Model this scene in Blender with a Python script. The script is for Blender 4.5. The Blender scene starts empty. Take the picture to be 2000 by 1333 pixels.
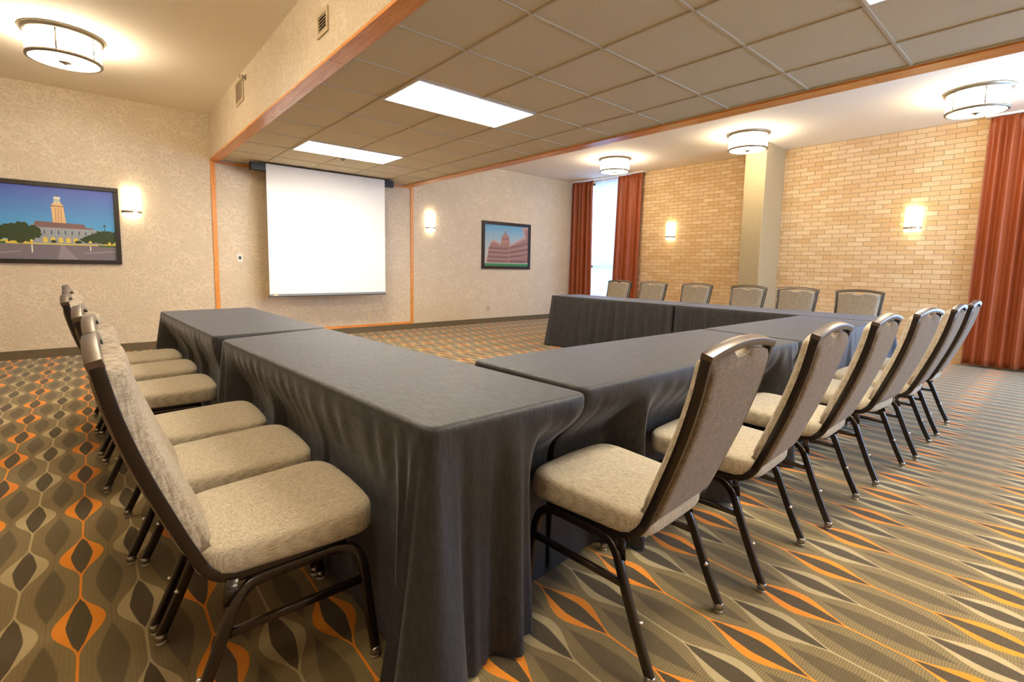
import bpy, bmesh, math, random
from math import sin, cos, pi, radians, sqrt
from mathutils import Vector, Matrix

# ------------------------------------------------------------------ camera
S = bpy.context.scene
C = S.collection
H = 1.21
YAW, PITCH, ROLL = .7108, -.0987, .0186
fw = Vector((sin(YAW)*cos(PITCH), cos(YAW)*cos(PITCH), sin(PITCH)))
rt = Vector((cos(YAW), -sin(YAW), 0))
up = rt.cross(fw)
rt, up = rt*cos(ROLL)+up*sin(ROLL), up*cos(ROLL)-rt*sin(ROLL)
cam = bpy.data.cameras.new('camera')
cam.sensor_width = 36
cam.lens = 947.47/2000*36
cam.shift_x = -1.19/2000
cam.shift_y = -52.47/2000
cam.clip_start = .02
co = bpy.data.objects.new('camera', cam)
C.objects.link(co)
M = Matrix((rt, up, -fw)).transposed().to_4x4()
M.translation = Vector((0, 0, H))
co.matrix_world = M
S.camera = co
S.view_settings.view_transform = 'Standard'
S.view_settings.look = 'None'
S.view_settings.gamma = 1
S.view_settings.use_curve_mapping = False
S.view_settings.exposure = 1.8

# ------------------------------------------------------------------ world and daylight
W = bpy.data.worlds.new('World')
S.world = W
W.use_nodes = True
W.node_tree.nodes['Background'].inputs[0].default_value = (.38, .60, 1, 1)
W.node_tree.nodes['Background'].inputs[1].default_value = 4.0
L_TROFFER, L_DRUM, L_SCONCE = 9.5, 10.0, 2.2
WARM = (1, .80, .55)
WHITE = (1, .90, .74)

# room numbers
D = 8.09        # wall with the screen
XB = 8.83       # brick wall
X0, Y0 = -3.0, -3.0
ZC = 3.225
SX0, SX1, SZ = 1.304, 4.495, 2.613   # dropped ceiling
T = .775

def portal(y0, y1, z0, z1, front=False):
    l = bpy.data.lights.new('daylight', 'AREA')
    l.shape = 'RECTANGLE'; l.size = y1-y0; l.size_y = z1-z0
    l.cycles.is_portal = True
    o = bpy.data.objects.new('daylight', l); C.objects.link(o)
    o.location = (XB+.24, (y0+y1)/2, (z0+z1)/2)
    o.rotation_euler = (radians(90), 0, radians(90))
    if front:
        o.location = ((y0+y1)/2, Y0-.24, (z0+z1)/2); o.rotation_euler = (radians(90), 0, 0)

# ------------------------------------------------------------------ node helper
class V:
    def __init__(s, t, k): s.t, s.k = t, k
    def _m(s, op, *a, clamp=False):
        n = s.t.nodes.new('ShaderNodeMath'); n.operation = op; n.use_clamp = clamp
        for i, x in enumerate((s,)+a):
            if isinstance(x, V): s.t.links.new(x.k, n.inputs[i])
            else: n.inputs[i].default_value = x
        return V(s.t, n.outputs[0])
    def __add__(s, o): return s._m('ADD', o)
    __radd__ = __add__
    def __sub__(s, o): return s._m('SUBTRACT', o)
    def __mul__(s, o): return s._m('MULTIPLY', o)
    __rmul__ = __mul__
    def __truediv__(s, o): return s._m('DIVIDE', o)
    def __lt__(s, o): return s._m('LESS_THAN', o)
    def __gt__(s, o): return s._m('GREATER_THAN', o)
    def abs(s): return s._m('ABSOLUTE')
    def round(s): return s._m('ROUND')
    def floor(s): return s._m('FLOOR')
    def cos(s): return s._m('COSINE')
    def sin(s): return s._m('SINE')
    def pow(s, p): return s._m('POWER', p)
    def min(s, o): return s._m('MINIMUM', o)
    def max(s, o): return s._m('MAXIMUM', o)
    def clamp(s): return s._m('ADD', 0, clamp=True)
    def step(s, a, b):
        n = s.t.nodes.new('ShaderNodeMapRange'); n.interpolation_type = 'SMOOTHSTEP'
        s.t.links.new(s.k, n.inputs[0]); n.inputs[1].default_value = a; n.inputs[2].default_value = b
        return V(s.t, n.outputs[0])

class Mat:
    def __init__(s, name, col=(.5, .5, .5), rough=.5, metal=0, spec=.5):
        s.m = bpy.data.materials.new(name); s.m.use_nodes = True
        s.t = s.m.node_tree; s.b = s.t.nodes['Principled BSDF']
        s.b.inputs['Base Color'].default_value = (*col, 1)
        s.b.inputs['Roughness'].default_value = rough
        s.b.inputs['Metallic'].default_value = metal
        s.b.inputs['Specular IOR Level'].default_value = spec
    def pos(s):
        if not hasattr(s, '_p'):
            n = s.t.nodes.new('ShaderNodeNewGeometry'); q = s.t.nodes.new('ShaderNodeSeparateXYZ')
            s.t.links.new(n.outputs['Position'], q.inputs[0]); s._p = q
        return [V(s.t, s._p.outputs[i]) for i in range(3)]
    def obj(s):
        if not hasattr(s, '_o'):
            n = s.t.nodes.new('ShaderNodeTexCoord'); q = s.t.nodes.new('ShaderNodeSeparateXYZ')
            s.t.links.new(n.outputs['Object'], q.inputs[0]); s._o = q
        return [V(s.t, s._o.outputs[i]) for i in range(3)]
    def vec(s, x, y, z):
        n = s.t.nodes.new('ShaderNodeCombineXYZ')
        for i, a in enumerate((x, y, z)):
            if isinstance(a, V): s.t.links.new(a.k, n.inputs[i])
            else: n.inputs[i].default_value = a
        return n.outputs[0]
    def noise(s, v, scale=1, detail=2, rough=.5, dist=0):
        n = s.t.nodes.new('ShaderNodeTexNoise'); s.t.links.new(v, n.inputs['Vector'])
        n.inputs['Scale'].default_value = scale; n.inputs['Detail'].default_value = detail
        n.inputs['Roughness'].default_value = rough; n.inputs['Distortion'].default_value = dist
        return V(s.t, n.outputs[0])
    def voronoi(s, v, scale=1, feature='F1'):
        n = s.t.nodes.new('ShaderNodeTexVoronoi'); n.feature = feature; s.t.links.new(v, n.inputs['Vector'])
        n.inputs['Scale'].default_value = scale
        return V(s.t, n.outputs['Distance'])
    def mix(s, f, a, b):
        n = s.t.nodes.new('ShaderNodeMix'); n.data_type = 'RGBA'
        s.t.links.new(f.k, n.inputs[0])
        for i, c in ((6, a), (7, b)):
            if isinstance(c, tuple): n.inputs[i].default_value = (*c, 1)
            else: s.t.links.new(c, n.inputs[i])
        return n.outputs[2]
    def color(s, c): s.t.links.new(c, s.b.inputs['Base Color']); return s
    def rough(s, v): s.t.links.new(v.k, s.b.inputs['Roughness']); return s
    def bump(s, h, dist=.01, strength=1):
        n = s.t.nodes.new('ShaderNodeBump'); n.inputs['Distance'].default_value = dist
        n.inputs['Strength'].default_value = strength
        s.t.links.new(h.k, n.inputs['Height']); s.t.links.new(n.outputs[0], s.b.inputs['Normal']); return s
    def set(s, **k):
        for a, b in k.items(): s.b.inputs[a.replace('_', ' ')].default_value = b
        return s

def emit(name, col, st):
    m = Mat(name, (.8, .8, .8), .4)
    m.set(Emission_Color=(*col, 1), Emission_Strength=st)
    return m.m

# ------------------------------------------------------------------ materials
def m_wallpaper(name, ax, scale=1.0):
    m = Mat(name, rough=.5)
    p = m.pos(); u, z = p[ax], p[2]
    # rows of small curled scale marks
    wob = m.noise(m.vec(u, z, 0), 6, 2)
    zz = z+(u*7.5).sin()*.010+wob*.03
    row = (zz/.050)
    d = m.voronoi(m.vec(u/.060+row.floor()*.37, row, 3.1), 1)
    arc = ((d*12.5).sin()*.5+.5).step(.25, .8)
    patch = m.noise(m.vec(u, z, 1.7), 5, 2).step(.35, .62)
    f = arc*(patch*.6+.4)
    big = m.noise(m.vec(u, z, 9), 1.3, 2)
    f = (f*.85+big*.2).clamp()
    m.color(m.mix(f, (.615, .505, .355), (.735, .62, .455)))
    m.rough(f*-.22+.56)
    m.bump(f, .0012, .6)
    m.set(Specular_IOR_Level=.5)
    return m.m
M_WALLX = m_wallpaper('wallpaper_x', 0)
M_WALLY = m_wallpaper('wallpaper_y', 1)

def m_plaster(name, col, bump=.002, sc=60):
    m = Mat(name, col, .8, spec=.25)
    p = m.pos()
    n = m.noise(m.vec(*p), sc, 4)
    m.color(m.mix(n, tuple(c*.95 for c in col), tuple(min(1, c*1.05) for c in col)))
    m.bump(n, bump, .5)
    return m.m
M_CEIL = m_plaster('ceiling_paint', (.93, .85, .72))
M_PLAIN = m_plaster('plain_paint', (.62, .53, .40))
M_STUCCO = m_plaster('pillar_stucco', (.44, .345, .195), .012, 24)

def m_brick():
    m = Mat('tan_brick', rough=.85, spec=.2)
    p = m.pos()
    wob = m.noise(m.vec(p[1], p[2], 0), 11, 3)*.016
    n = m.t.nodes.new('ShaderNodeTexBrick')
    m.t.links.new(m.vec(p[1]+wob, p[2]+wob*.7, 0), n.inputs['Vector'])
    n.offset = .5; n.inputs['Scale'].default_value = 1
    n.inputs['Color1'].default_value = (.66, .42, .195, 1)
    n.inputs['Color2'].default_value = (.80, .60, .355, 1)
    n.inputs['Mortar'].default_value = (.38, .28, .165, 1)
    n.inputs['Mortar Size'].default_value = .0038
    n.inputs['Mortar Smooth'].default_value = .25
    n.inputs['Bias'].default_value = 0
    n.inputs['Brick Width'].default_value = .208
    n.inputs['Row Height'].default_value = .0672
    fine = m.noise(m.vec(*p), 55, 5)
    pink = m.noise(m.vec(p[0], p[1]*.8, p[2]*2.6), 4.2, 1).step(.5, .75)
    c = m.mix(pink*.45, n.outputs['Color'], (.66, .40, .25))
    c = m.mix(fine.step(.35, .75)*.3, c, (.52, .34, .17))
    m.color(c)
    m.bump(V(m.t, n.outputs['Fac'])*-1+fine*.35, .008, .8)
    return m.m
M_BRICK = m_brick()

def m_wood(name, base, dark, along, rough=.3):
    m = Mat(name, base, rough)
    p = m.pos()
    q = [p[i]*(1.3 if i == along else 26) for i in range(3)]
    g = m.noise(m.vec(*q), 1, 4, .6, .6)
    ring = ((g*34).sin()*.5+.5)
    m.color(m.mix(ring*.55, base, dark))
    m.rough(ring*.12+rough)
    m.set(Coat_Weight=.25, Coat_Roughness=.25)
    return m.m
WB, WD = (.84, .33, .055), (.55, .18, .03)
M_WOODY = m_wood('oak_trim_y', WB, WD, 1)
M_WOODX = m_wood('oak_trim_x', WB, WD, 0)
M_WOODZ = m_wood('oak_trim_z', WB, WD, 2)

def m_base():
    m = Mat('baseboard_vinyl', rough=.45)
    p = m.pos(); n = m.noise(m.vec(p[0], p[1], p[2]*2), 12, 3)
    m.color(m.mix(n, (.11, .082, .04), (.17, .13, .07)))
    return m.m
M_BASE = m_base()

def m_tile():
    m = Mat('ceiling_tile', rough=.9, spec=.1)
    p = m.pos(); n = m.noise(m.vec(p[0], p[1], 0), 170, 3, .7)
    n2 = m.noise(m.vec(p[0], p[1], 4), 60, 2)
    f = n.step(.35, .65)
    m.color(m.mix(f, (.57, .495, .345), (.79, .715, .53)))
    m.bump(n+n2*.3, .003, .6)
    return m.m
M_TILE = m_tile()
M_TBAR = Mat('ceiling_grid_bar', (.60, .52, .38), .9, spec=.1).m

def m_carpet():
    m = Mat('patterned_carpet', rough=.95, spec=.08)
    X, Y, Z = m.pos()
    wb = m.noise(m.vec(X, Y, 0), 260, 1)*.003-.0015
    P, Q = .166, .496
    u = (X+wb+.098)/P
    k = u.round()
    dx = ((u-k)*P).abs()
    par = ((k*.5)-(k*.5).floor()) > .25          # 0 orange, 1 beige
    v = (Y+wb-2.065)/Q
    au = ((v-v.round())*Q).abs()
    bell = ((((au/.186).min(1.0))*pi).cos()*.5+.5).pow(1.05)
    wo = bell*.064+.0046
    tt = (au/.176).min(1.0)
    wi = ((tt.pow(1.35)*-1+1)*.0345).min(wo-.0068)
    so = ((wo-dx)*700).clamp()
    si = ((wi-dx)*700).clamp()
    stroke = so*(si*-1+1)
    # dark woven lenses half a step away
    u2 = u+.5
    dx2 = ((u2-u2.round())*P).abs()
    v2 = v+.5
    au2 = ((v2-v2.round())*Q).abs()
    t2 = (au2/.19).min(1.0)
    w2 = (t2.pow(1.6)*-1+1)*.040
    lens2 = ((w2-dx2)*170+.5).clamp()
    # ribbed tweed field
    rib = ((Y*780+(X*60).sin()*1.5).sin()*.5+.5)
    cell = ((X*500).sin()*.5+.5)
    nz = m.noise(m.vec(X, Y, 0), 420, 2)
    nb = m.noise(m.vec(X, Y, 2), 3, 2)
    tw = (rib*.45+cell*.12+nz*.55).clamp()
    field = m.mix(tw, (.112, .074, .021), (.315, .228, .092))
    dark = m.mix(nz, (.056, .036, .011), (.112, .076, .028))
    c = m.mix((lens2*.72), field, dark)
    c = m.mix(si, c, dark)
    orange = m.mix(nz, (.74, .215, .006), (.95, .33, .012))
    beige = m.mix(nz, (.37, .28, .13), (.56, .44, .23))
    c = m.mix(stroke, c, m.mix(par, orange, beige))
    m.color(c)
    m.bump(nz+rib*.3, .003, .7)
    m.set(Sheen_Weight=.25, Sheen_Roughness=.5)
    return m.m
M_CARPET = m_carpet()

def m_cloth():
    m = Mat('black_crinkle_cloth', rough=.6, spec=.6)
    X, Y, Z = m.pos()
    wx = X+m.noise(m.vec(X, Y, Z), 4, 2)*.05
    a = m.noise(m.vec(wx*150, Y*17, Z*26), 1, 3, .6)
    b = m.noise(m.vec(wx*60, Y*6, Z*12), 1, 2)
    c = m.noise(m.vec(X, Y, Z), 3.5, 2)
    h = a*.5+b*.8
    f = a.step(.35, .7)
    m.color(m.mix(f, (.0105, .0100, .0112), (.0210, .0200, .0222)))
    d = m.noise(m.vec(X, Y, Z), 85, 3, .6, 1.2)
    m.bump(a*.42+b*.22+c*.6+d*.35, .0027, 1)
    m.rough(f*-.08+.60)
    m.set(Sheen_Weight=.24, Sheen_Roughness=.32)
    m.b.inputs['Sheen Tint'].default_value = (.92, .92, 1, 1)
    return m.m
M_CLOTH = m_cloth()

def m_fabric(name, c1, c2, sx):
    m = Mat(name, rough=.9, spec=.15)
    x, y, z = m.obj()
    # woven tweed, threads in two directions with slubs
    if sx == 'seat': q = (x, y)
    else: q = (x, z)
    a = (q[0]*1500).sin()*.5+.5
    b = (q[1]*1500).sin()*.5+.5
    if sx == 'seat':
        s1 = m.noise(m.vec(x*430, y*45, z*430), 1, 2); s2 = m.noise(m.vec(x*50, y*430, z*430+7), 1, 2)
    else:
        s1 = m.noise(m.vec(x*430, y*60, z*45), 1, 2); s2 = m.noise(m.vec(x*50, y*60+7, z*430), 1, 2)
    f = (a*b*.18+s1*.62+s2*.58-.20).clamp().step(.15, .75)
    m.color(m.mix(f, c1, c2))
    m.bump(f, .0015, .8)
    m.set(Sheen_Weight=.2, Sheen_Roughness=.4)
    return m.m
M_SEAT = m_fabric('seat_tweed', (.30, .245, .165), (.68, .60, .455), 'seat')
M_BACK = m_fabric('back_tweed', (.24, .18, .115), (.60, .51, .38), 'back')
M_BACKR = m_fabric('rear_panel_tweed', (.115, .082, .050), (.34, .26, .18), 'back')

def m_metal():
    m = Mat('brown_metallic_frame', (.019, .011, .007), .26, .35)
    m.set(Coat_Weight=.4, Coat_Roughness=.2)
    return m.m
M_FRAME = m_metal()
M_RAIL = Mat('bronze_top_rail', (.19, .155, .125), .3, .85).m
M_CHROME = Mat('chrome', (.85, .83, .78), .12, 1).m
M_GLIDE = Mat('clear_plastic_glide', (.55, .50, .40), .2).m
M_NICKEL = Mat('brushed_nickel', (.30, .26, .20), .38, .8).m
M_SATIN = Mat('satin_steel', (.55, .47, .36), .25, .9).m
M_CUFF = Mat('steel_cuff', (.35, .32, .28), .25, .9).m
M_TROFFER = emit('troffer_lens', WHITE, L_TROFFER)
M_DRUM = emit('drum_glass', (1, .86, .64), L_DRUM)
M_SCONCE = emit('sconce_glass', (1, .84, .58), L_SCONCE)
M_WHITE = Mat('white_enamel', (.78, .76, .70), .4).m
M_SCREEN = Mat('matte_white_screen', (.93, .93, .92), .85, spec=.1).m
M_BLACK = Mat('black_plastic', (.018, .016, .015), .4).m
M_FRAMEB = Mat('dark_wood_frame', (.022, .014, .010), .35).m
M_IVORY = Mat('ivory_plastic', (.74, .62, .40), .4).m
M_BEIGEM = Mat('beige_vent_metal', (.56, .44, .28), .5).m
M_GREYBAR = Mat('grey_metal_bar', (.30, .29, .25), .4, .5).m
M_MULL = Mat('dark_window_frame', (.10, .11, .14), .4, .3).m
M_TLEG = Mat('table_leg_brown', (.07, .028, .018), .45).m
M_TTOP = Mat('table_laminate', (.28, .20, .13), .5).m

def m_curtain():
    m = Mat('rust_curtain', rough=.42, spec=.4)
    x, y, z = m.pos()
    n = m.noise(m.vec(x*30, y*30, z*2.5), 1, 3)
    m.color(m.mix(n, (.27, .055, .014), (.39, .092, .024)))
    m.set(Sheen_Weight=.3, Sheen_Roughness=.35)
    m.b.inputs['Sheen Tint'].default_value = (1, .6, .4, 1)
    m.bump(n, .002, .4)
    return m.m
M_CURT = m_curtain()

def m_sheer():
    m = bpy.data.materials.new('white_sheer'); m.use_nodes = True
    t = m.node_tree; t.nodes.clear()
    o = t.nodes.new('ShaderNodeOutputMaterial')
    a = t.nodes.new('ShaderNodeBsdfTransparent'); a.inputs[0].default_value = (.55, .6, .7, 1)
    b = t.nodes.new('ShaderNodeBsdfTranslucent'); b.inputs[0].default_value = (.42, .44, .47, 1)
    d = t.nodes.new('ShaderNodeBsdfDiffuse'); d.inputs[0].default_value = (.8, .8, .82, 1)
    m1 = t.nodes.new('ShaderNodeMixShader'); m1.inputs[0].default_value = .55
    t.links.new(b.outputs[0], m1.inputs[1]); t.links.new(d.outputs[0], m1.inputs[2])
    m2 = t.nodes.new('ShaderNodeMixShader'); m2.inputs[0].default_value = .93
    t.links.new(a.outputs[0], m2.inputs[1]); t.links.new(m1.outputs[0], m2.inputs[2])
    t.links.new(m2.outputs[0], o.inputs[0])
    return m
M_SHEER = m_sheer()

def m_glass():
    m = bpy.data.materials.new('window_glass'); m.use_nodes = True
    t = m.node_tree; t.nodes.clear()
    o = t.nodes.new('ShaderNodeOutputMaterial')
    a = t.nodes.new('ShaderNodeBsdfTransparent'); a.inputs[0].default_value = (.92, .95, .97, 1)
    b = t.nodes.new('ShaderNodeBsdfGlossy'); b.inputs['Roughness'].default_value = .02
    m2 = t.nodes.new('ShaderNodeMixShader'); m2.inputs[0].default_value = .06
    t.links.new(a.outputs[0], m2.inputs[1]); t.links.new(b.outputs[0], m2.inputs[2])
    t.links.new(m2.outputs[0], o.inputs[0])
    return m
M_GLASS = m_glass()

# ------------------------------------------------------------------ mesh helpers
def box(bm, x0, x1, y0, y1, z0, z1, mi=0, bev=0):
    r = bmesh.ops.create_cube(bm, size=1)
    vs = r['verts']
    for v in vs:
        v.co = Vector((x0+(v.co.x+.5)*(x1-x0), y0+(v.co.y+.5)*(y1-y0), z0+(v.co.z+.5)*(z1-z0)))
    fs = set(f for v in vs for f in v.link_faces)
    for f in fs: f.material_index = mi
    if bev:
        es = list(set(e for v in vs for e in v.link_edges))
        bmesh.ops.bevel(bm, geom=es, offset=bev, segments=2, profile=.5, affect='EDGES')

def lathe(bm, prof, seg=48, cx=0, cy=0, mi=0):
    rings = []
    for r, z in prof:
        rings.append([bm.verts.new((cx+r*cos(2*pi*i/seg), cy+r*sin(2*pi*i/seg), z)) for i in range(seg)] if r > 1e-6
                     else [bm.verts.new((cx, cy, z))])
    for a, b in zip(rings, rings[1:]):
        for i in range(seg):
            j = (i+1) % seg
            if len(a) == 1 and len(b) == 1: continue
            if len(a) == 1: f = bm.faces.new((a[0], b[i], b[j]))
            elif len(b) == 1: f = bm.faces.new((a[i], b[0], a[j]))
            else: f = bm.faces.new((a[i], b[i], b[j], a[j]))
            f.material_index = mi; f.smooth = True

def sweep(bm, pts, w, d, side, ch=.22, mi=0, scale=None):
    """rectangular tube with softened corners along pts; w along the vector side, d across it"""
    pts = [Vector(p) for p in pts]; n = len(pts); rings = []
    for i, p in enumerate(pts):
        t = (pts[min(i+1, n-1)]-pts[max(i-1, 0)]).normalized()
        s = side[i] if isinstance(side, list) else side
        s = (Vector(s)-t*t.dot(Vector(s))).normalized()
        nn = t.cross(s)
        k = scale[i] if scale else 1
        a, b = w/2*k, d/2*k
        c = min(a, b)*ch
        sec = [(a, b-c), (a-c*.3, b-c*.3), (a-c, b), (-a+c, b), (-a+c*.3, b-c*.3), (-a, b-c), (-a, -b+c), (-a+c*.3, -b+c*.3), (-a+c, -b), (a-c, -b), (a-c*.3, -b+c*.3), (a, -b+c)]
        rings.append([bm.verts.new(p+s*q[0]+nn*q[1]) for q in sec])
    m = len(rings[0])
    for a, b in zip(rings, rings[1:]):
        for i in range(m):
            f = bm.faces.new((a[i], a[(i+1) % m], b[(i+1) % m], b[i])); f.material_index = mi
            f.smooth = True
    bm.faces.new(rings[0][::-1]).material_index = mi
    bm.faces.new(rings[-1]).material_index = mi

def smooth_path(pts, k=6):
    """Catmull-Rom through the points"""
    P = [Vector(p) for p in pts]; out = []
    for i in range(len(P)-1):
        a, b, c, d = P[max(i-1, 0)], P[i], P[i+1], P[min(i+2, len(P)-1)]
        for j in range(k):
            t = j/k
            out.append(.5*((2*b)+(c-a)*t+(2*a-5*b+4*c-d)*t*t+(3*b-a-3*c+d)*t**3))
    out.append(P[-1])
    return out

def obj(name, bm, mats, parent=None, autosmooth=None):
    bmesh.ops.recalc_face_normals(bm, faces=bm.faces[:])
    me = bpy.data.meshes.new(name); bm.to_mesh(me); bm.free()
    for m in (mats if isinstance(mats, (list, tuple)) else [mats]): me.materials.append(m)
    if autosmooth:
        me.shade_smooth(); me.set_sharp_from_angle(angle=radians(autosmooth))
    o = bpy.data.objects.new(name, me); C.objects.link(o)
    if parent: o.parent = parent
    return o

def tag(o, label, cat, group=None, kind=None):
    o['label'] = label; o['category'] = cat
    if group: o['group'] = group
    if kind: o['kind'] = kind
    return o

def thing(name, label, cat, loc=(0, 0, 0), rz=0, group=None):
    o = bpy.data.objects.new(name, None); C.objects.link(o)
    o.location = loc; o.rotation_euler = (0, 0, rz); o.empty_display_size = .1
    return tag(o, label, cat, group)

def struct(name, bm, m, **k):
    o = obj(name, bm, m, **k); o['kind'] = 'structure'; return o

def sbox(name, m, *a, bev=0):
    bm = bmesh.new(); box(bm, *a, bev=bev); return struct(name, bm, m)

def dup(root, loc, rz, label, group=None):
    r = root.copy(); C.objects.link(r); r.location = loc; r.rotation_euler = (0, 0, rz)
    r['label'] = label
    if group: r['group'] = group
    for ch in list(root.children):
        c = ch.copy(); C.objects.link(c); c.parent = r
        for g in list(ch.children):
            d = g.copy(); C.objects.link(d); d.parent = c
    return r

# ------------------------------------------------------------------ room shell
sbox('floor', M_CARPET, X0-.2, XB+.2, Y0-.2, D+.2, -.1, 0)
sbox('wall_back', M_WALLX, X0-.2, XB, D, D+.2, 0, ZC+.02)
sbox('wall_left', M_WALLY, X0-.2, X0, Y0, D, 0, ZC+.02)
bm = bmesh.new(); FW = (4.9, 8.5, .3, 3.0)
box(bm, X0-.2, FW[0], Y0-.2, Y0, 0, ZC+.02); box(bm, FW[1], XB, Y0-.2, Y0, 0, ZC+.02)
box(bm, FW[0], FW[1], Y0-.2, Y0, 0, FW[2]); box(bm, FW[0], FW[1], Y0-.2, Y0, FW[3], ZC+.02)
struct('wall_front', bm, M_WALLX)
WINS = [(6.45, 7.78, .12, 3.16), (-1.55, .25, .12, 3.16)]
bm = bmesh.new()
ys = [Y0-.2, WINS[1][0], WINS[1][1], WINS[0][0], WINS[0][1], D+.2]
box(bm, XB, XB+.2, ys[0], ys[1], 0, ZC+.02)
box(bm, XB, XB+.2, ys[2], ys[3], 0, ZC+.02)
box(bm, XB, XB+.2, ys[4], ys[5], 0, ZC+.02)
for a, b, z0, z1 in WINS:
    box(bm, XB, XB+.2, a, b, 0, z0); box(bm, XB, XB+.2, a, b, z1, ZC+.02)
struct('wall_right', bm, M_BRICK)
sbox('ceiling', M_CEIL, X0-.2, XB+.2, Y0-.2, D+.2, ZC, ZC+.2)
# pillar on the brick wall
sbox('pillar', M_STUCCO, 8.09, XB-.001, 3.36, 3.69, .001, ZC-.002, bev=.012)
# dropped ceiling: papered sides, wooden edge, tiles in a metal grid
bm = bmesh.new()
box(bm, SX0, SX0+.02, Y0, D, SZ+.022, ZC); box(bm, SX1-.02, SX1, Y0, D, SZ+.022, ZC)
struct('wall_soffit', bm, M_WALLY)
for i, (a, b) in enumerate(((SX0-.004, 1.425), (4.335, SX1+.004))):
    bm = bmesh.new()
    cuts = [Y0, -.9, 1.1, 3.53, 5.95, D]
    for c0, c1 in zip(cuts, cuts[1:]): box(bm, a, b, c0+.001, c1-.001, SZ, SZ+.022, bev=.002)
    struct('trim_%d' % (i+1), bm, M_WOODY)
GX = [1.425, 1.948, 2.58, 3.213, 3.843, 4.335]
GY = [.875+.638*k for k in range(-6, 12)]
GY = [y for y in GY if Y0 < y < D]
bm = bmesh.new()
box(bm, 1.42, 4.34, Y0, D, SZ+.022, SZ+.03)
struct('ceiling_tiles', bm, M_TILE)['label'] = 'dropped ceiling of square textured acoustic tiles'
bm = bmesh.new()
for x in GX[1:-1]: box(bm, x-.0085, x+.0085, Y0, D, SZ+.014, SZ+.023)
for y in GY: box(bm, 1.42, 4.34, y-.0085, y+.0085, SZ+.0145, SZ+.0228)
box(bm, 1.42, 1.445, Y0, D, SZ+.014, SZ+.023); box(bm, 4.31, 4.34, Y0, D, SZ+.014, SZ+.023)
struct('ceiling_grid', bm, M_TBAR)

# wooden frame on the wall round the screen
sbox('trim_3', M_WOODZ, SX0, SX0+.055, D-.018, D, .105, SZ)
sbox('trim_4', M_WOODZ, SX1-.05, SX1+.003, D-.018, D, .105, SZ)
sbox('trim_5', M_WOODX, SX0+.055, SX1-.05, D-.018, D, .105, .145)
sbox('trim_6', M_WOODX, SX0+.055, SX1-.05, D-.018, D, SZ-.03, SZ)
sbox('baseboard_back', M_BASE, X0, XB, D-.012, D, 0, .105)
sbox('baseboard_left', M_BASE, X0, X0+.012, Y0, D-.012, 0, .105)
sbox('baseboard_front', M_BASE, X0+.012, XB, Y0, Y0+.012, 0, .105)

# windows
for i, (a, b, z0, z1) in enumerate(WINS):
    bm = bmesh.new(); w = .05; x0, x1 = XB+.10, XB+.16
    box(bm, x0, x1, a, a+w, z0, z1); box(bm, x0, x1, b-w, b, z0, z1)
    box(bm, x0, x1, a+w, b-w, z0, z0+w); box(bm, x0, x1, a+w, b-w, z1-w, z1)
    box(bm, x0, x1, a+w, b-w, 1.205, 1.27)
    win = struct('window_%d' % (i+1), bm, M_MULL)
    bm = bmesh.new(); box(bm, XB+.127, XB+.133, a+w, b-w, z0+w, z1-w)
    obj('pane', bm, M_GLASS, win)
    portal(a, b, z0, z1)

bm = bmesh.new(); w = .06  # unseen window behind the camera, added so daylight fills the room from there
a, b, z0, z1 = FW
for c in (a, (a+b)/2-w/2, b-w): box(bm, c, c+w, Y0-.16, Y0-.10, z0, z1)
for c in (z0, z1-w): box(bm, a+w, b-w, Y0-.16, Y0-.10, c, c+w)
win = struct('window_3', bm, M_MULL)
bm = bmesh.new(); box(bm, a+w, b-w, Y0-.133, Y0-.127, z0+w, z1-w); obj('pane', bm, M_GLASS, win)
portal(a, b, z0, z1, True)

# ------------------------------------------------------------------ curtains
def curtain(name, y0, y1, y0b, y1b, z0, z1, n, amp, seed, label, mat=M_CURT, xc=XB-.11, cat='curtain', head=.11):
    rnd = random.Random(seed)
    bm = bmesh.new(); N = n*16; R = 34
    ph = [rnd.uniform(-.5, .5) for _ in range(n+2)]
    am = [rnd.uniform(.65, 1.15) for _ in range(n+2)]
    g = []
    for j in range(R+1):
        t = j/R; z = z1-(z1-z0)*t
        q = min(1, (z1-z)/head)
        row = []
        for i in range(N+1):
            s = i/N
            k = s*n; kk = int(min(k, n-1)); fr = k-kk
            a0 = am[kk]*(1-fr)+am[kk+1]*fr; p0 = ph[kk]*(1-fr)+ph[kk+1]*fr
            big = sin(2*pi*k+p0*(.5+t))*a0*amp*(.35+.65*q)
            big += .35*amp*q*sin(2*pi*k*.5+seed+t*1.5)
            pin = sin(2*pi*k*3+p0)*.006*(1-q)+sin(2*pi*k*2+1)*.012*(1-q)
            y = (y0*(1-s)+y1*s)*(1-t)+(y0b*(1-s)+y1b*s)*t+cos(2*pi*k+p0)*.008*q*a0
            x = xc+big+pin
            row.append((x, y, z))
        g.append(row)
    fr_ = [[bm.verts.new(p) for p in r] for r in g]
    for j in range(R):
        for i in range(N):
            f = bm.faces.new((fr_[j][i], fr_[j+1][i], fr_[j+1][i+1], fr_[j][i+1])); f.smooth = True
    o = obj(name, bm, mat)
    if mat is M_CURT:
        md = o.modifiers.new('thickness', 'SOLIDIFY'); md.thickness = .004; md.offset = 0
    tag(o, label, cat, 'rust curtains on the brick wall' if mat is M_CURT else 'sheer curtains at the windows')
    return o
curtain('curtain', 8.02, 7.38, 8.03, 7.33, .03, 3.19, 5, .048, 3, 'rust red curtain hanging in the corner next to the papered wall')
curtain('curtain', 6.70, 6.06, 6.78, 6.10, .03, 3.19, 5, .048, 7, 'rust red curtain between the narrow bright window and the brick')
curtain('curtain', .90, -.10, .93, -.12, .03, 3.195, 8, .055, 11, 'wide rust red curtain beside the brick wall, nearest to the chairs at the long table')
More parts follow.
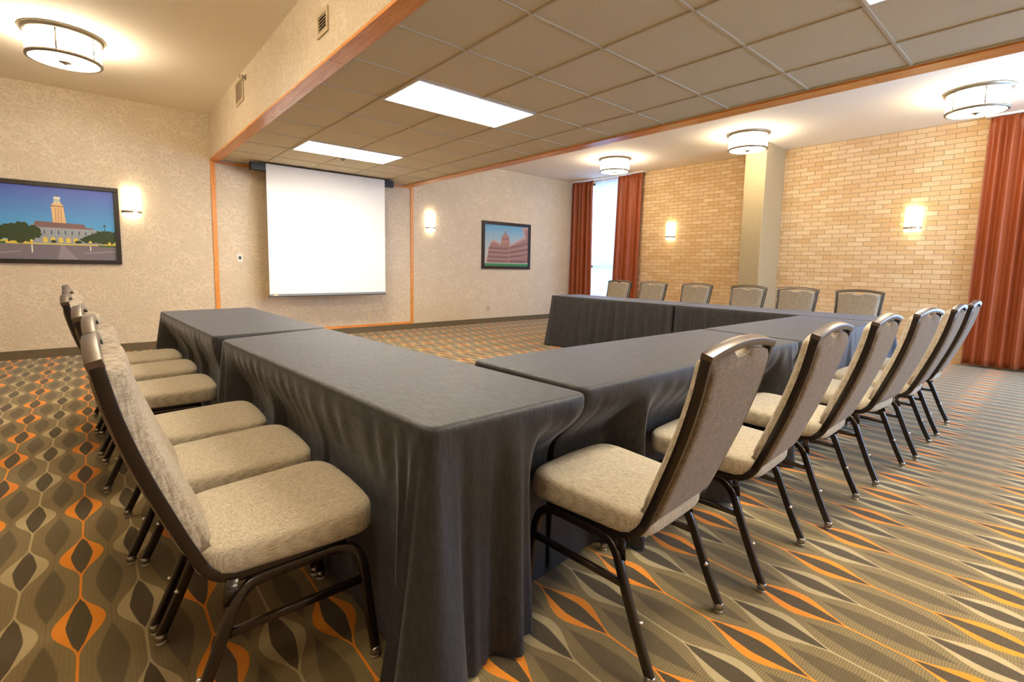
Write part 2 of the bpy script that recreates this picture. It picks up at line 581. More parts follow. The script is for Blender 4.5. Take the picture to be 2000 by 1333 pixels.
curtain('sheer_curtain', 7.40, 6.68, 7.40, 6.70, .05, 3.17, 7, .014, 2, 'white see-through curtain glowing in the narrow window', M_SHEER, XB-.03, 'curtain')
for a, b, lab in ((8.04, 6.04, 'white curtain track over the narrow window'), (.95, -2.25, 'white curtain track under the ceiling over the wide window')):
    bm = bmesh.new(); box(bm, XB-.14, XB-.02, b, a, 3.198, 3.224, bev=.003)
    tag(obj('curtain_track', bm, M_WHITE), lab, 'curtain track')

# ------------------------------------------------------------------ light fittings
def drum(x, y, label):
    t = thing('ceiling_light', label, 'ceiling light', (x, y, ZC), 0, 'round drum ceiling lights')
    R = .262
    bm = bmesh.new(); lathe(bm, [(0, -.001), (.298, -.001), (.300, -.012), (.285, -.022), (.283, -.034), (R+.002, -.040), (R-.02, -.040), (R-.02, -.034), (0, -.034)], 64)
    obj('ceiling_flange', bm, M_NICKEL, t)
    bm = bmesh.new(); lathe(bm, [(R-.03, -.038), (R, -.040), (R, -.222), (R-.012, -.226), (R-.012, -.232), (0, -.240)], 64)
    obj('drum_shade', bm, M_DRUM, t)
    bm = bmesh.new(); lathe(bm, [(R+.001, -.214), (R+.007, -.214), (R+.007, -.236), (R-.016, -.240), (R-.016, -.232), (R+.001, -.230), (R+.001, -.214)], 64)
    obj('bottom_ring', bm, M_NICKEL, t)
    for k in range(6):
        a = 2*pi*k/6+.35
        bm = bmesh.new()
        p = Vector(((R+.003)*cos(a), (R+.003)*sin(a), 0))
        sweep(bm, [p+Vector((0, 0, -.036)), p+Vector((0, 0, -.218))], .012, .005, Vector((-sin(a), cos(a), 0)))
        obj('vertical_bar', bm, M_NICKEL, t)
    bm = bmesh.new(); lathe(bm, [(0, -.238), (.045, -.239), (.045, -.246), (.018, -.250), (.014, -.262), (0, -.266)], 32)
    obj('finial', bm, M_NICKEL, t)
    return t
D0 = drum(-.11, 6.19, 'round drum light on the papered bay ceiling near the large tower picture')
for x, y, l in ((7.43, 5.80, 'round drum light above the narrow window with rust curtains'), (7.455, 3.38, 'round drum light in front of the pillar'),
                (7.455, .90, 'round drum light above the wide rust curtain at the room edge')):
    dup(D0, (x, y, ZC), 0, l)
for x, y, l in ((-.11, 3.4, 'round drum light over the aisle beside the wall vents'), (-.11, .7, 'round drum light overhead, next to the aisle chairs'),
                (7.455, -1.6, 'round drum light past the wide rust curtain')):
    dup(D0, (x, y, ZC), 0, l)

def sconce(loc, rz, label):
    t = thing('wall_sconce', label, 'wall light', loc, rz, 'half round glass wall sconces')
    # local: wall at y=0, light sticks out to -y
    def half(r, z0, z1, th, n=20):
        bm = bmesh.new(); vs = []
        for rr in (r, r-th):
            for z in (z0, z1):
                vs.append([bm.verts.new((rr*cos(pi*i/n), -.012-rr*.9*sin(pi*i/n), z)) for i in range(n+1)])
        o0, o1, i0, i1 = vs
        for i in range(n):
            for a, b in ((o0, o1), (i1, i0), (o1, i1), (i0, o0)):
                f = bm.faces.new((a[i], a[i+1], b[i+1], b[i])); f.smooth = True
        for i in (0, n): bm.faces.new((o0[i], o1[i], i1[i], i0[i]))
        return bm
    obj('glass_shade', half(.098, 0, .34, .006), M_SCONCE, t, 30)
    obj('metal_band', half(.108, .035, .066, .008), M_SATIN, t, 30)
    bm = bmesh.new(); box(bm, -.07, .07, -.012, 0, .03, .31, bev=.003); obj('back_plate', bm, M_NICKEL, t)
    bm = bmesh.new(); box(bm, -.004, .004, -.108, -.100, .05, .13); obj('front_clip', bm, M_NICKEL, t)
    return t
S0 = sconce((.405, D, 1.765), 0, 'lit wall sconce between the large tower picture and the wooden wall trim')
for loc, rz, l in (((4.86, D, 1.85), 0, 'lit wall sconce beside the projection screen on the papered wall'),
                   ((XB, 5.42, 1.80), -pi/2, 'lit wall sconce on the brick between rust curtain and pillar'),
                   ((XB, 1.60, 1.80), -pi/2, 'lit wall sconce on the brick between pillar and wide rust curtain')):
    dup(S0, loc, rz, l)

def troffer(x, y, label):
    w, l = 1.240, .616
    t = thing('recessed_light', label, 'ceiling light', (x, y, SZ+.014), 0, 'recessed fluorescent ceiling panels')
    bm = bmesh.new()
    for a in ((0, .018, 0, l), (w-.018, w, 0, l), (.018, w-.018, 0, .018), (.018, w-.018, l-.018, l)):
        box(bm, a[0], a[1], a[2], a[3], -.006, .006)
    obj('frame', bm, M_WHITE, t)
    bm = bmesh.new(); box(bm, .018, w-.018, .018, l-.018, 0, .004)
    obj('lens', bm, M_TROFFER, t)
troffer(1.959, .875+4*.638+.011, 'long lit ceiling panel in the tiles, the larger of the two whole ones')
troffer(1.959, .875+8*.638+.011, 'long lit ceiling panel in the tiles closest to the projection screen')
troffer(1.959, .875-.638+.011, 'lit ceiling panel cut by the picture edge, above the base table')
troffer(1.959, .875-4*.638+.011, 'lit ceiling panel in the tiles further back in the room')

# ------------------------------------------------------------------ projection screen
t = thing('projection_screen', 'large white pull-down projection screen hanging inside the wooden wall frame', 'projection screen', (0, 7.74, 0))
bm = bmesh.new(); box(bm, 1.74, 3.935, -.01, .10, 2.505, SZ-.001, bev=.006); obj('casing', bm, M_BLACK, t)
bm = bmesh.new(); box(bm, 1.935, 3.763, -.018, -.014, .735, SZ-.006); obj('screen_fabric', bm, M_SCREEN, t)
bm = bmesh.new(); box(bm, 1.935, 3.763, -.030, -.006, .700, .735, bev=.003); obj('weight_bar', bm, M_GREYBAR, t)
bm = bmesh.new(); box(bm, 1.92, 3.778, -.032, -.004, .690, .700); obj('bar_edge', bm, M_BLACK, t)
bm = bmesh.new(); box(bm, 1.99, 2.05, -.0315, -.0295, .708, .728); obj('badge', bm, M_IVORY, t)

# ------------------------------------------------------------------ pictures
def printmat(name, c, r=.35): return Mat(name, c, r).m
def gradmat(name, c0, c1, z0, z1, x=None):
    m = Mat(name, rough=.3); p = m.pos()
    f = ((p[2]-z0)/(z1-z0)).clamp()
    n = m.noise(m.vec(p[0]*2, 0, p[2]*6), 2, 3)
    f = (f+(n-.5)*.25).clamp()
    m.color(m.mix(f, c0, c1)); return m.m
def picture(x0, x1, z0, z1, label, mats, polys, fwid=.055):
    t = thing('framed_picture', label, 'picture', (x0, D, z0), 0, None)
    w, h = x1-x0, z1-z0
    bm = bmesh.new()
    for a in ((0, w, 0, fwid), (0, w, h-fwid, h), (0, fwid, fwid, h-fwid), (w-fwid, w, fwid, h-fwid)):
        box(bm, a[0], a[1], -.035, -.001, a[2], a[3], bev=.003)
    obj('frame', bm, M_FRAMEB, t)
    bm = bmesh.new(); iw, ih = w-2*fwid, h-2*fwid
    box(bm, fwid, w-fwid, -.012, -.003, fwid, h-fwid)
    for k, (mi, pts) in enumerate(polys):
        y = -.0121-.00006*(k+1)
        vs = [bm.verts.new((fwid+iw*min(max(u, .001), .999), y, fwid+ih*min(max(v, .001), .999))) for u, v in pts]
        f = bm.faces.new(vs); f.material_index = mi
        f.normal_update()
    obj('print', bm, mats, t)
    return t
def rect(a, b, c, d): return [(a, c), (b, c), (b, d), (a, d)]
def blob(cx, cy, rx, ry, seed, n=40, rough=.16):
    r = random.Random(seed); out = []
    for i in range(n):
        a = 2*pi*i/n; k = 1+r.uniform(-rough, rough)
        out.append((cx+rx*k*cos(a), cy+ry*k*sin(a)))
    return out
# tower at dusk
z0 = 1.138
mats = [gradmat('print_dusk_sky', (.10, .38, .72), (.09, .13, .50), z0+.45, z0+.9), printmat('print_paving', (.20, .17, .20)),
        printmat('print_stone', (.33, .36, .40)), printmat('print_tower', (.80, .52, .25)), printmat('print_roof', (.24, .13, .12)),
        printmat('print_tree', (.035, .06, .02)), printmat('print_glow', (.75, .58, .10)), printmat('print_window', (.10, .15, .22)),
        printmat('print_lawn', (.07, .15, .03)), printmat('print_pale', (.78, .78, .62)), printmat('print_paving_light', (.30, .26, .29))]
P = [(1, rect(0, 1, 0, .215)), (10, [(0, .03), (.3, .10), (.3, .115), (0, .06)]), (10, [(.55, 0), (.70, 0), (.60, .20), (.58, .20)]), (10, [(.75, .08), (1, .12), (1, .14), (.75, .10)]),
     (6, rect(0, 1, .205, .262)), (2, [(.38, .22), (.90, .22), (.90, .42), (.80, .445), (.38, .455)]),
     (4, [(.375, .445), (.83, .435), (.83, .455), (.375, .47)]), (4, [(.395, .47), (.775, .455), (.76, .505), (.41, .525)]),
     (3, [(.533, .515), (.628, .512), (.616, .735), (.527, .738)]), (4, [(.522, .735), (.622, .732), (.622, .745), (.522, .748)]),
     (3, [(.525, .748), (.62, .745), (.60, .785), (.545, .788)]), (9, [(.548, .785), (.598, .785), (.594, .85), (.552, .85)]), (9, blob(.573, .855, .026, .02, 2, 20, .02)), (4, [(.567, .87), (.580, .87), (.574, .90)])]
for i in range(3):
    for j in range(8): P.append((4, rect(.553+.02*i, .560+.02*i, .53+.024*j, .542+.024*j)))
for i in range(4): P.append((7, rect(.556+.011*i, .560+.011*i, .795, .84)))
for i in range(9): P.append((7, rect(.41+.05*i, .424+.05*i, .35, .40)))
for i in range(9): P.append((9, rect(.407+.05*i, .409+.05*i, .345, .405)))
for i in range(8): P.append((7, rect(.43+.045*i, .438+.045*i, .475, .495)))
for i in range(5): P.append((6, [(.455+.055*i, .235), (.488+.055*i, .235), (.488+.055*i, .285)]+[(.4715+.055*i+.0165*cos(a), .285+.025*sin(a)) for a in (pi/4, pi/2, 3*pi/4)]+[(.455+.055*i, .285)]))
P += [(5, blob(.29, .36, .145, .13, 5)), (5, blob(.06, .37, .16, .16, 6)), (5, rect(.275, .288, .22, .30)), (5, blob(.92, .33, .13, .095, 8)), (5, blob(.80, .29, .07, .05, 9)), (5, blob(.53, .25, .02, .02, 10)), (5, blob(.71, .25, .028, .02, 12)),
      (5, rect(.915, .919, .25, .50)), (5, blob(.917, .50, .012, .010, 3, 12)), (8, rect(0, .20, .205, .235)), (8, rect(.86, 1, .19, .215)), (6, blob(.375, .25, .012, .02, 4, 12, .05)), (6, blob(.80, .255, .012, .02, 4, 12, .05)), (6, blob(.95, .245, .012, .02, 4, 12, .05)),
      (9, rect(.37, .38, .09, .2)), (9, rect(.795, .803, .13, .2))]
picture(-1.06, .275, 1.138, 2.10, 'large framed dusk photograph of a lit tower over a long building', mats, P, .052)
# domed building against pale sky
mats = [gradmat('print_day_sky', (.62, .60, .50), (.10, .36, .58), 1.35, 2.1), printmat('print_pink_stone', (.36, .20, .18)), printmat('print_pink_stone_light', (.50, .32, .28)),
        printmat('print_pink_stone_dark', (.15, .085, .095)), printmat('print_green_lawn', (.05, .24, .09)), printmat('print_white_line', (.7, .7, .65))]
P = [(1, [(.04, .07), (.12, .52), (.15, .60), (.20, .64), (.36, .55), (.40, .50), (.55, .52), (.72, .62), (.90, .76), (1, .80), (1, .07)]),
     (2, [(.13, .52), (.15, .60), (.20, .64), (.36, .55), (.36, .51), (.20, .58)]), (2, [(.55, .47), (.90, .68), (1, .73), (1, .80), (.90, .76), (.72, .62), (.55, .52)]),
     (2, [(.84, .95), (.86, .90), (.91, .76), (1, .66), (1, 1), (.82, .96)]), (1, [(.90, .94), (.96, .68), (1, .66), (1, .94)]),
     (1, rect(.365, .565, .50, .64)), (2, rect(.355, .575, .60, .62)), (1, [(.375, .64), (.555, .64), (.55, .70), (.525, .76), (.49, .80), (.44, .80), (.405, .76), (.38, .70)]),
     (3, rect(.455, .475, .80, .84)), (3, rect(.461, .469, .84, .88)), (3, rect(.195, .20, .64, .71))]
for i in range(6): P.append((3, rect(.378+.031*i, .388+.031*i, .635, .69)))
for r_ in range(4):
    for i in range(13):
        u = .09+.034*i if i < 13 else 0
        P.append((3, [(u, .09+.105*r_), (u+.014, .09+.105*r_), (u+.016, .15+.102*r_), (u+.002, .15+.102*r_)]))
for r_ in range(4):
    for i in range(11):
        u = .57+.039*i; k = 1+.035*i
        P.append((3, [(u, .09+.115*r_*k), (u+.017, .09+.115*r_*k), (u+.017, (.155+.112*r_*k)), (u, .155+.112*r_*k)]))
for v in (.17, .28, .385): P.append((2, [(.07, v), (.40, v-.02), (.55, v-.015), (1, v+.10), (1, v+.115), (.55, v), (.40, v-.005), (.07, v+.015)]))
P += [(5, rect(0, 1, .065, .085)), (4, rect(0, 1, 0, .066))]
P += [(3, rect(.04+.06*i, .07+.06*i, .075, .09)) for i in range(15)]
picture(6.085, 7.43, 1.145, 2.135, 'square framed daytime photograph of a pink domed building', mats, P, .062)

# ------------------------------------------------------------------ wall plates, vents, sprinklers
def plate(name, x, z0, z1, w, m, label, cat, kind):
    t = thing(name, label, cat, (x, D, z0))
    h = z1-z0
    bm = bmesh.new(); box(bm, -w/2, w/2, -.007, 0, 0, h, bev=.002); obj('cover_plate', bm, m, t)
    if kind == 'outlet':
        for k in (.28, .72):
            bm = bmesh.new(); box(bm, -.017, .017, -.010, -.006, h*k-.016, h*k+.016, bev=.003)
            s = obj('socket', bm, m, t)
            bm = bmesh.new()
            for q in (-.007, .007): box(bm, q-.0015, q+.0015, -.0108, -.0098, h*k-.007, h*k+.007)
            obj('slot', bm, M_BLACK, s)
    if kind == 'control':
        bm = bmesh.new(); box(bm, -.017, .017, -.012, -.006, h*.35, h*.70, bev=.002); obj('rocker', bm, M_BLACK, t)
    if kind == 'jack':
        for k in (.3, .6):
            bm = bmesh.new(); lathe(bm, [(0, .010), (.011, .009), (.012, 0), (.014, 0)], 16)
            bmesh.ops.rotate(bm, verts=bm.verts[:], cent=(0, 0, 0), matrix=Matrix.Rotation(pi/2, 3, 'X'))
            bmesh.ops.translate(bm, verts=bm.verts[:], vec=(.01, -.007, h*k)); obj('connector', bm, M_CHROME, t)
plate('screen_switch', 1.635, 1.195, 1.315, .075, M_WHITE, 'white wall switch with black rocker next to the projection screen', 'switch', 'control')
plate('wall_outlet', 3.635, .235, .355, .075, M_IVORY, 'ivory wall outlet under the projection screen', 'outlet', 'outlet')
plate('cable_jack', 6.27, .26, .37, .07, M_BEIGEM, 'beige plate with shiny cable connectors below the domed building picture', 'wall plate', 'jack')
plate('wall_outlet', 7.60, .225, .35, .075, M_IVORY, 'ivory wall outlet near the corner table', 'outlet', 'outlet')

def vent(y0, y1, z0, z1, louvre, label):
    t = thing('air_vent', label, 'vent', (SX0, y0, z0), 0)
    w, h = y1-y0, z1-z0; f = .030
    bm = bmesh.new()
    for a in ((0, w, 0, f), (0, w, h-f, h), (0, f, f, h-f), (w-f, w, f, h-f)):
        box(bm, -.012, 0, a[0], a[1], a[2], a[3], bev=.002)
    obj('frame', bm, M_BEIGEM, t)
    bm = bmesh.new(); box(bm, -.002, 0, f, w-f, f, h-f)
    obj('backing', bm, M_BLACK if louvre else M_BEIGEM, t)
    n = 5 if louvre else 9
    for k in range(n):
        z = f+(h-2*f)*(k+.5)/n
        bm = bmesh.new()
        vs = [(-.010, f, z-.006), (-.002, f, z+.006), (-.002, w-f, z+.006), (-.010, w-f, z-.006)]
        a = [bm.verts.new(v) for v in vs]; b = [bm.verts.new((v[0], v[1], v[2]+.003)) for v in vs]
        bm.faces.new(a[::-1]); bm.faces.new(b)
        for i in range(4): bm.faces.new((a[i], a[(i+1) % 4], b[(i+1) % 4], b[i]))
        obj('louvre', bm, M_BEIGEM, t)
vent(3.50, 3.71, 2.80, 2.965, True, 'beige air vent with open dark slots in the papered beam')
vent(5.97, 6.33, 2.925, 3.185, False, 'beige closed air vent below the wall sprinkler')
def sprinkler(loc, axis, label):
    t = thing('sprinkler', label, 'sprinkler', loc, 0)
    bm = bmesh.new(); lathe(bm, [(0, 0), (.032, 0), (.030, .006), (.010, .010), (.010, .030), (0, .031)], 24); b = obj('escutcheon', bm, M_NICKEL, t)
    bm = bmesh.new(); sweep(bm, [(-.012, 0, .028), (-.014, 0, .042), (0, 0, .058)], .004, .004, Vector((0, 1, 0))); sweep(bm, [(.012, 0, .028), (.014, 0, .042), (0, 0, .058)], .004, .004, Vector((0, 1, 0))); c = obj('frame_arms', bm, M_NICKEL, t)
    bm = bmesh.new(); lathe(bm, [(0, .058), (.020, .058), (.020, .061), (0, .062)], 20); d = obj('deflector', bm, M_NICKEL, t)
    t.rotation_euler = axis
sprinkler((SX0, 5.88, 3.13), (0, -pi/2, 0), 'small metal sprinkler sticking out of the papered beam above a vent')
sprinkler((2.66, 6.72, SZ+.014), (pi, 0, 0), 'small metal sprinkler in the ceiling tiles beside a lit panel')

# ------------------------------------------------------------------ banquet chair
CW = .208
def wtop(z):  # half width of the back at height z (centre of the side bars)
    return .185+(.216-.185)*min(1, max(0, (z-.42)/.55))
CL = [(-.108, .982), (-.082, .86), (-.040, .72), (.012, .58), (.048, .49), (.076, .432), (.114, .402), (.17, .392), (.30, .388), (.43, .392)]
CLs = smooth_path([(0, y, z) for y, z in CL], 6)
def make_chair():
    t = thing('banquet_chair', '', 'chair', (0, 0, 0))
    # legs
    for s in (-1, 1):
        for fr in (0, 1):
            bm = bmesh.new()
            if fr == 0:
                pts = [(s*.231, 0, .028), (s*.228, .045, .125), (s*.226, .090, .235), (s*.222, .118, .305), (s*.215, .138, .340), (s*.205, .168, .362), (s*.200, .205, .368), (s*.199, .27, .370)]
            else:
                pts = [(s*.240, .500, .028), (s*.233, .488, .150), (s*.226, .476, .270), (s*.219, .466, .328), (s*.211, .446, .358), (s*.203, .410, .370), (s*.200, .36, .371), (s*.199, .27, .370)]
            sp = smooth_path(pts, 5)
            sweep(bm, sp, .021, .029, Vector((1, 0, 0)), ch=.5)
            lg = obj('leg', bm, M_FRAME, t, 50)
            p = pts[0]
            bm = bmesh.new()
            lathe(bm, [(0, 0), (.010, 0), (.014, .003), (.014, .008), (.008, .012)], 20, p[0], p[1])
            lathe(bm, [(.008, .012), (.0165, .014), (.0165, .022), (.0155, .034), (.012, .036), (0, .036)], 20, p[0], p[1], 1)
            obj('foot_glide', bm, [M_GLIDE, M_CUFF], lg)
            bm = bmesh.new(); q = pts[1] if fr == 0 else pts[1]
            lathe(bm, [(0, -.007), (.007, -.005), (.008, .002), (0, .007)], 12, q[0]-s*.0135, q[1]+.002)
            bmesh.ops.translate(bm, verts=bm.verts[:], vec=(0, 0, q[2]+.04))
            obj('bumper', bm, M_CHROME, lg)
        bm = bmesh.new(); sweep(bm, [(s*.224, .100, .262), (s*.227, .472, .262)], .016, .020, Vector((1, 0, 0)))
        obj('side_stretcher', bm, M_FRAME, t)
        # gusset between the back bar and the leg
        bm = bmesh.new(); sweep(bm, [(s*.205, .130, .392), (s*.218, .118, .33)], .004, .026, Vector((1, 0, 0)))
        obj('gusset', bm, M_FRAME, t)
    # cross rails under the seat
    for y in (.16, .42):
        bm = bmesh.new(); sweep(bm, [(-.20, y, .384), (.20, y, .384)], .022, .016, Vector((0, 1, 0)))
        obj('cross_rail', bm, M_FRAME, t)
    # side bars of the back, bent under the seat
    for s in (-1, 1):
        bm = bmesh.new()
        pts = []
        for p in CLs:
            x = wtop(p.z) if p.y < .12 else .192
            if p.y < .12 and p.z < .45: x = .192-.007*max(0, (p.z-.40)/.05)
            pts.append((s*x, p.y, p.z))
        sweep(bm, pts, .022, .027, Vector((1, 0, 0)), ch=.18)
        obj('side_bar', bm, M_FRAME, t, 50)
    # arched top rail
    pts = []
    for i in range(25):
        u = -1+2*i/24
        x = u*(wtop(.98)+.012); a = (1-u*u)*.026
        pts.append((x, -.110-a*.25, .984+a))
    bm = bmesh.new(); sweep(bm, pts, .031, .023, Vector((0, 1, .3)), ch=.12)
    obj('top_rail', bm, M_RAIL, t, 40)
    # back pad with hand hold
    def pad(off_f, off_r, zlo, zhi_f, nx=40, nz=44, xs=1.0, notch=True, puff=True):
        bm = bmesh.new(); F, R = [], []
        # arclength table of the centre line by height
        tab = [p for p in CLs if p.y < .12]
        def cy(z):
            for a, b in zip(tab, tab[1:]):
                if b.z <= z <= a.z:
                    k = (a.z-z)/max(1e-6, a.z-b.z); return a.y+(b.y-a.y)*k
            return tab[0].y if z > tab[0].z else tab[-1].y
        for j in range(nz+1):
            fr_, rr = [], []
            for i in range(nx+1):
                u = -1+2*i/nx
                xa = u*(wtop(.97)-.012)*xs
                top = zhi_f+(1-u*u)*.024
                if notch:
                    d = abs(xa)/.062
                    if d < 1: top -= .023*(1-d**3)
                z = zlo+(top-zlo)*j/nz
                x = u*(wtop(z)-.0115)*xs
                y = cy(z)
                e = min(1, (1-abs(u))/.16); ev = min(1, min(z-zlo, top-z)/.035)
                rnd_ = sqrt(max(0, 1-(1-e)**2))*sqrt(max(0, 1-(1-ev)**2))
                nrm = Vector((0, .94, .34))
                f = off_f*rnd_*(.75+.25*(1-u*u)) if puff else off_f
                fr_.append(bm.verts.new(Vector((x, y, z))+nrm*max(f, .002)))
                rr.append(bm.verts.new(Vector((x, y, z))-nrm*max(off_r*(.35+.65*rnd_), .002)))
            F.append(fr_); R.append(rr)
        for j in range(nz):
            for i in range(nx):
                f = bm.faces.new((F[j][i], F[j][i+1], F[j+1][i+1], F[j+1][i])); f.smooth = True
                f = bm.faces.new((R[j][i], R[j+1][i], R[j+1][i+1], R[j][i+1])); f.smooth = True; f.material_index = 1
        for j in range(nz):
            for i in (0, nx):
                f = bm.faces.new((F[j][i], F[j+1][i], R[j+1][i], R[j][i])); f.smooth = True
        for i in range(nx):
            for j in (0, nz):
                f = bm.faces.new((F[j][i], F[j][i+1], R[j][i+1], R[j][i])); f.smooth = True
        return bm
    obj('backrest', pad(.056, .022, .462, .966), [M_BACK, M_BACKR], t)
    bm = bmesh.new(); pr = [(.112, .408), (.088, .424), (.070, .452), (.052, .485), (.034, .53)]; g = []
    for y, z in pr: g.append([bm.verts.new((x, y-.014, z-.006)) for x in (-.171, .171)]+[bm.verts.new((x, y+.03, z+.012)) for x in (.171, -.171)])
    for a, b in zip(g, g[1:]):
        for i in range(4): bm.faces.new((a[i], a[(i+1) % 4], b[(i+1) % 4], b[i])).smooth = True
    bm.faces.new(g[0]); bm.faces.new(g[-1][::-1])
    obj('rear_flap', bm, M_BACKR, t)
    # seat cushion: rounded outline, soft edges
    bm = bmesh.new()
    def outline(k, n=72):
        # superellipse-like trapezoid
        out = []
        for i in range(n):
            a = 2*pi*i/n
            c, s_ = cos(a), sin(a); e = .30
            x = math.copysign(abs(c)**e, c); y = math.copysign(abs(s_)**e, s_)
            hw = (.205+.034*(y*.5+.5))
            yy = .285+y*.232
            if y > 0: yy += .014*(1-x*x)
            out.append((x*(hw-k), yy-k*y*.9))
        return out
    rows = [(.020, .402), (.006, .406), (.001, .418), (.000, .436), (.000, .460), (.002, .473), (.007, .481), (.016, .487), (.035, .491), (.080, .495), (.14, .497)]
    rings = [[bm.verts.new((x, y, z-.010*(.5-y)*2*(z-.40)/.1)) for x, y in outline(k)] for k, z in rows]
    n = len(rings[0])
    for a, b in zip(rings, rings[1:]):
        for i in range(n):
            bm.faces.new((a[i], a[(i+1) % n], b[(i+1) % n], b[i])).smooth = True
    bm.faces.new(rings[0][::-1]); f = bm.faces.new(rings[-1]); f.smooth = True
    obj('seat', bm, M_SEAT, t)
    return t
CH = make_chair()
first = [True]
CHAIRS = []
def chair(x, y, deg, label, group):
    CHAIRS.append((x, y, radians(deg)))
    if first[0]:
        first[0] = False
        CH.location = (x, y, 0); CH.rotation_euler = (0, 0, radians(deg)); CH['label'] = label; CH['group'] = group
    else: dup(CH, (x, y, 0), radians(deg), label, group)
ORD = ['', 'second', 'third', 'fourth', 'fifth']
for i, (x, y, a) in enumerate([(.10, 1.56, -90), (.093, 2.083, -90.5), (.058, 2.593, -91), (-.007, 3.42, -90), (-.020, 4.03, -91), (-.045, 4.585, -89)]):
    lab = ('tweed banquet chair of the aisle row, nearest to the camera, its tall back edge-on' if i == 0 else
           'tweed banquet chair of the aisle row, last before the papered wall' if i == 5 else
           'tweed banquet chair, %s from the camera in the aisle row' % ORD[i])
    chair(x, y, a, lab, 'chairs along the aisle side')
for i, (x, y, a) in enumerate([(1.392, .722, 3.0), (2.088, .693, 2.7), (2.803, .676, .8), (3.545, .639, -4), (4.225, .596, .8), (4.925, .594, .6)]):
    lab = ('tweed banquet chair seen from behind at the table corner, largest of the near row' if i == 0 else
           'tweed banquet chair, last of the near row towards the wide rust curtain' if i == 5 else
           'tweed banquet chair with brown back frame, %s in the near row from the table corner' % ORD[i])
    chair(x, y, a, lab, 'chairs along the near side of the base tables')
for i, (y, a) in enumerate([(4.83, 90), (4.20, 91), (3.50, 90), (2.785, 89), (2.205, 90), (1.575, 90)]):
    lab = ('tweed banquet chair in front of the narrow bright window' if i == 0 else
           'tweed banquet chair by the brick wall, last one before the near row corner' if i == 5 else
           'tweed banquet chair facing us before the brick, %s from the narrow window' % ORD[i])
    chair(6.33, y, a, lab, 'chairs along the brick wall side')

# ------------------------------------------------------------------ tables and cloths
def folding_table(q, label):
    cx = sum(p[0] for p in q)/4; cy = sum(p[1] for p in q)/4
    t = thing('folding_table', label, 'table', (cx, cy, 0), 0, 'folding tables under the cloths')
    ins = []
    for p in q:
        v = Vector((cx-p[0], cy-p[1])); 
        ins.append((p[0]-cx+math.copysign(.012, v.x), p[1]-cy+math.copysign(.012, v.y)))
    bm = bmesh.new()
    a = [bm.verts.new((*p, T-.030)) for p in ins]; b = [bm.verts.new((*p, T-.006)) for p in ins]
    bm.faces.new(a[::-1]); bm.faces.new(b)
    for i in range(4): bm.faces.new((a[i], a[(i+1) % 4], b[(i+1) % 4], b[i]))
    obj('tabletop', bm, M_TTOP, t)
    for p in ins:
        x = p[0]-math.copysign(.17, p[0]); y = p[1]-math.copysign(.17, p[1])
        bm = bmesh.new(); sweep(bm, [(x, y, .001), (x, y, T-.030)], .028, .028, Vector((1, 0, 0)), ch=.4)
        obj('leg', bm, M_TLEG, t)

def smst(x, a, b):
    if a == b: return float(x > a)
    k = min(1, max(0, (x-a)/(b-a))); return k*k*(3-2*k)
def chair_push(p, z):
    """how far a point at p must move along each chair's forward axis to clear it"""
    best = None
    for cx, cy, a in CHAIRS:
        dx, dy = p[0]-cx, p[1]-cy
        lx = dx*cos(a)+dy*sin(a); ly = -dx*sin(a)+dy*cos(a)
        if -.1 < ly < .60 and abs(lx) < .37:
            d = .548-ly
            if d > 0:
                k = smst(abs(lx), .37, .255)*smst(z, .735, .50)
                if k > 0 and (best is None or d*k > best[0]): best = (d*k, Vector((-sin(a), cos(a))))
    return best

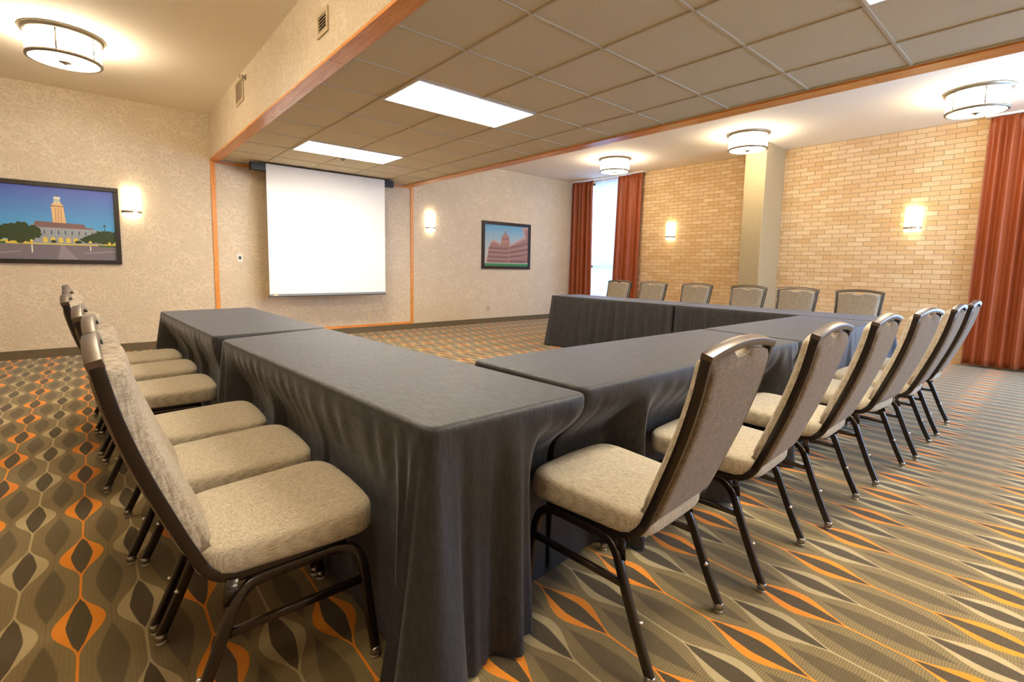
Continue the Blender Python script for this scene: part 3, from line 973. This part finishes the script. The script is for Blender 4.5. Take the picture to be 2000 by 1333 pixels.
def cloth(q, tight, label, seed, flare=.035, cf=(.10, .10, .10, .10), amp=.030):
    """q: four corners counter-clockwise; tight[i]: side i (q[i]->q[i+1]) is against another table; cf: corner flare at the floor"""
    rnd = random.Random(seed)
    Q = [Vector(p) for p in q]; r = .045; pts = []
    for i in range(4):
        a, b, c = Q[i-1], Q[i], Q[(i+1) % 4]
        d0 = (a-b).normalized(); d1 = (c-b).normalized()
        s = b+d0*r; e = b+d1*r
        for k in range(7):
            t = k/6
            pts.append(((1-t)**2*s+2*t*(1-t)*b+t*t*e, i, 'c', t))
        s2 = e; e2 = c-d1*r; L = (e2-s2).length; n = int(L/.014)
        for k in range(1, n): pts.append((s2+(e2-s2)*k/n, i, 's', k/n))
    n = len(pts)
    # normals
    nr = []
    for i in range(n):
        d = (pts[(i+1) % n][0]-pts[i-1][0]).normalized(); nr.append(Vector((d.y, -d.x)))
    # arc length from corner and folds
    waves = [(rnd.uniform(.09, .16), rnd.uniform(0, 6.28), rnd.uniform(.5, 1)) for _ in range(5)]
    arcl = [0]
    for i in range(1, n): arcl.append(arcl[-1]+(pts[i][0]-pts[i-1][0]).length)
    bm = bmesh.new(); rows = []
    prof = [(-.016, T), (-.008, T-.0012), (-.002, T-.005), (.0015, T-.012), (.003, T-.022)]
    zs = [T-.022-(T-.022-.012)*((j/26)) for j in range(1, 27)]
    for off, z in prof: rows.append([bm.verts.new((*(pts[i][0]+nr[i]*off), z)) for i in range(n)])
    for z in zs:
        t = 1-(z-.012)/(T-.034)
        row = []
        for i in range(n):
            p, k, kind, u = pts[i]
            # distance to the corners
            side = k
            dmin = min((p-Q[j]).length for j in range(4)); jc = min(range(4), key=lambda j: (p-Q[j]).length)
            near_t = 1.0
            if kind == 's' and tight[side]: near_t = 0
            if kind == 'c':
                near_t = (0 if tight[(k-1) % 4] else 1)*(1-u)+(0 if tight[k] else 1)*u
            w = 0
            for lam, ph, am in waves: w += am*sin(arcl[i]/lam*2*pi+ph+t*.5)
            w = w/2.2
            w = math.copysign(abs(w)**.8, w)
            # folds gather below the edge and grow to the hem
            o = flare*t*(.75+.25*t)+amp*w*t**.8
            # corner cone with pleats on either side
            g = math.exp(-(dmin/.085)**2); g2 = math.exp(-((dmin-.16)/.07)**2)
            o += cf[jc]*t**1.15*g - .28*cf[jc]*t*g2
            o += .017*t**.7*sin(2*pi*dmin/.062+jc)*math.exp(-(dmin/.17)**2)
            o = max(o, -.012)*near_t + .003
            if not near_t: o = .0035+.002*t
            P = p+nr[i]*o
            ps = chair_push(P, z)
            if ps: P = P+ps[1]*ps[0]
            row.append(bm.verts.new((P.x, P.y, z+(.004*sin(arcl[i]*9+seed) if z < .02 else 0))))
        rows.append(row)
    for a, b in zip(rows, rows[1:]):
        for i in range(n):
            bm.faces.new((a[i], b[i], b[(i+1) % n], a[(i+1) % n])).smooth = True
    f = bm.faces.new(rows[0]); f.smooth = False
    o = obj('tablecloth', bm, M_CLOTH)
    tag(o, label, 'tablecloth', 'black crinkled tablecloths')
    return o
TABLES = [
 # A far aisle table, B near aisle table
 ([(.500, 3.215), (1.172, 3.285), (1.11, 5.12), (.400, 5.03)], (1, 0, 0, 0), 'on the table end nearest the projection screen, aisle side', (.02, .01, .06, .07)),
 ([(.648, 1.082), (1.283, 1.078), (1.157, 3.270), (.512, 3.07)], (0, 1, 0, 0), 'on the large table at the near corner, reaching the carpet', (.13, .035, .0, .03)),
 ([(1.322, 1.125), (3.338, 1.108), (3.385, 1.79), (1.308, 1.80)], (0, 1, 0, 1), 'on the first base table, beside the big corner cloth', (.02, .02, .01, .01)),
 ([(3.352, 1.108), (5.315, 1.155), (5.315, 1.785), (3.400, 1.79)], (0, 1, 0, 1), 'on the second base table, shining bluish', (.02, .01, .01, .01)),
 ([(5.335, 1.135), (6.00, 1.15), (5.985, 3.185), (5.335, 3.185)], (0, 0, 1, 0), 'on the brick side table at the base corner, dark narrow strip', (.03, .09, .02, .05)),
 ([(5.335, 3.200), (5.985, 3.200), (5.96, 5.29), (5.325, 5.285)], (1, 0, 0, 0), 'on the far brick side table', (.05, .02, .07, .07)),
]
for i, (q, tight, lab, cf) in enumerate(TABLES):
    cloth(q, tight, 'black crinkled tablecloth '+lab, 10+i, cf=cf)
    folding_table(q, 'folding table under the cloth '+lab.replace(', reaching the carpet', '').replace(', shining bluish', '').replace(', dark narrow strip', ''))
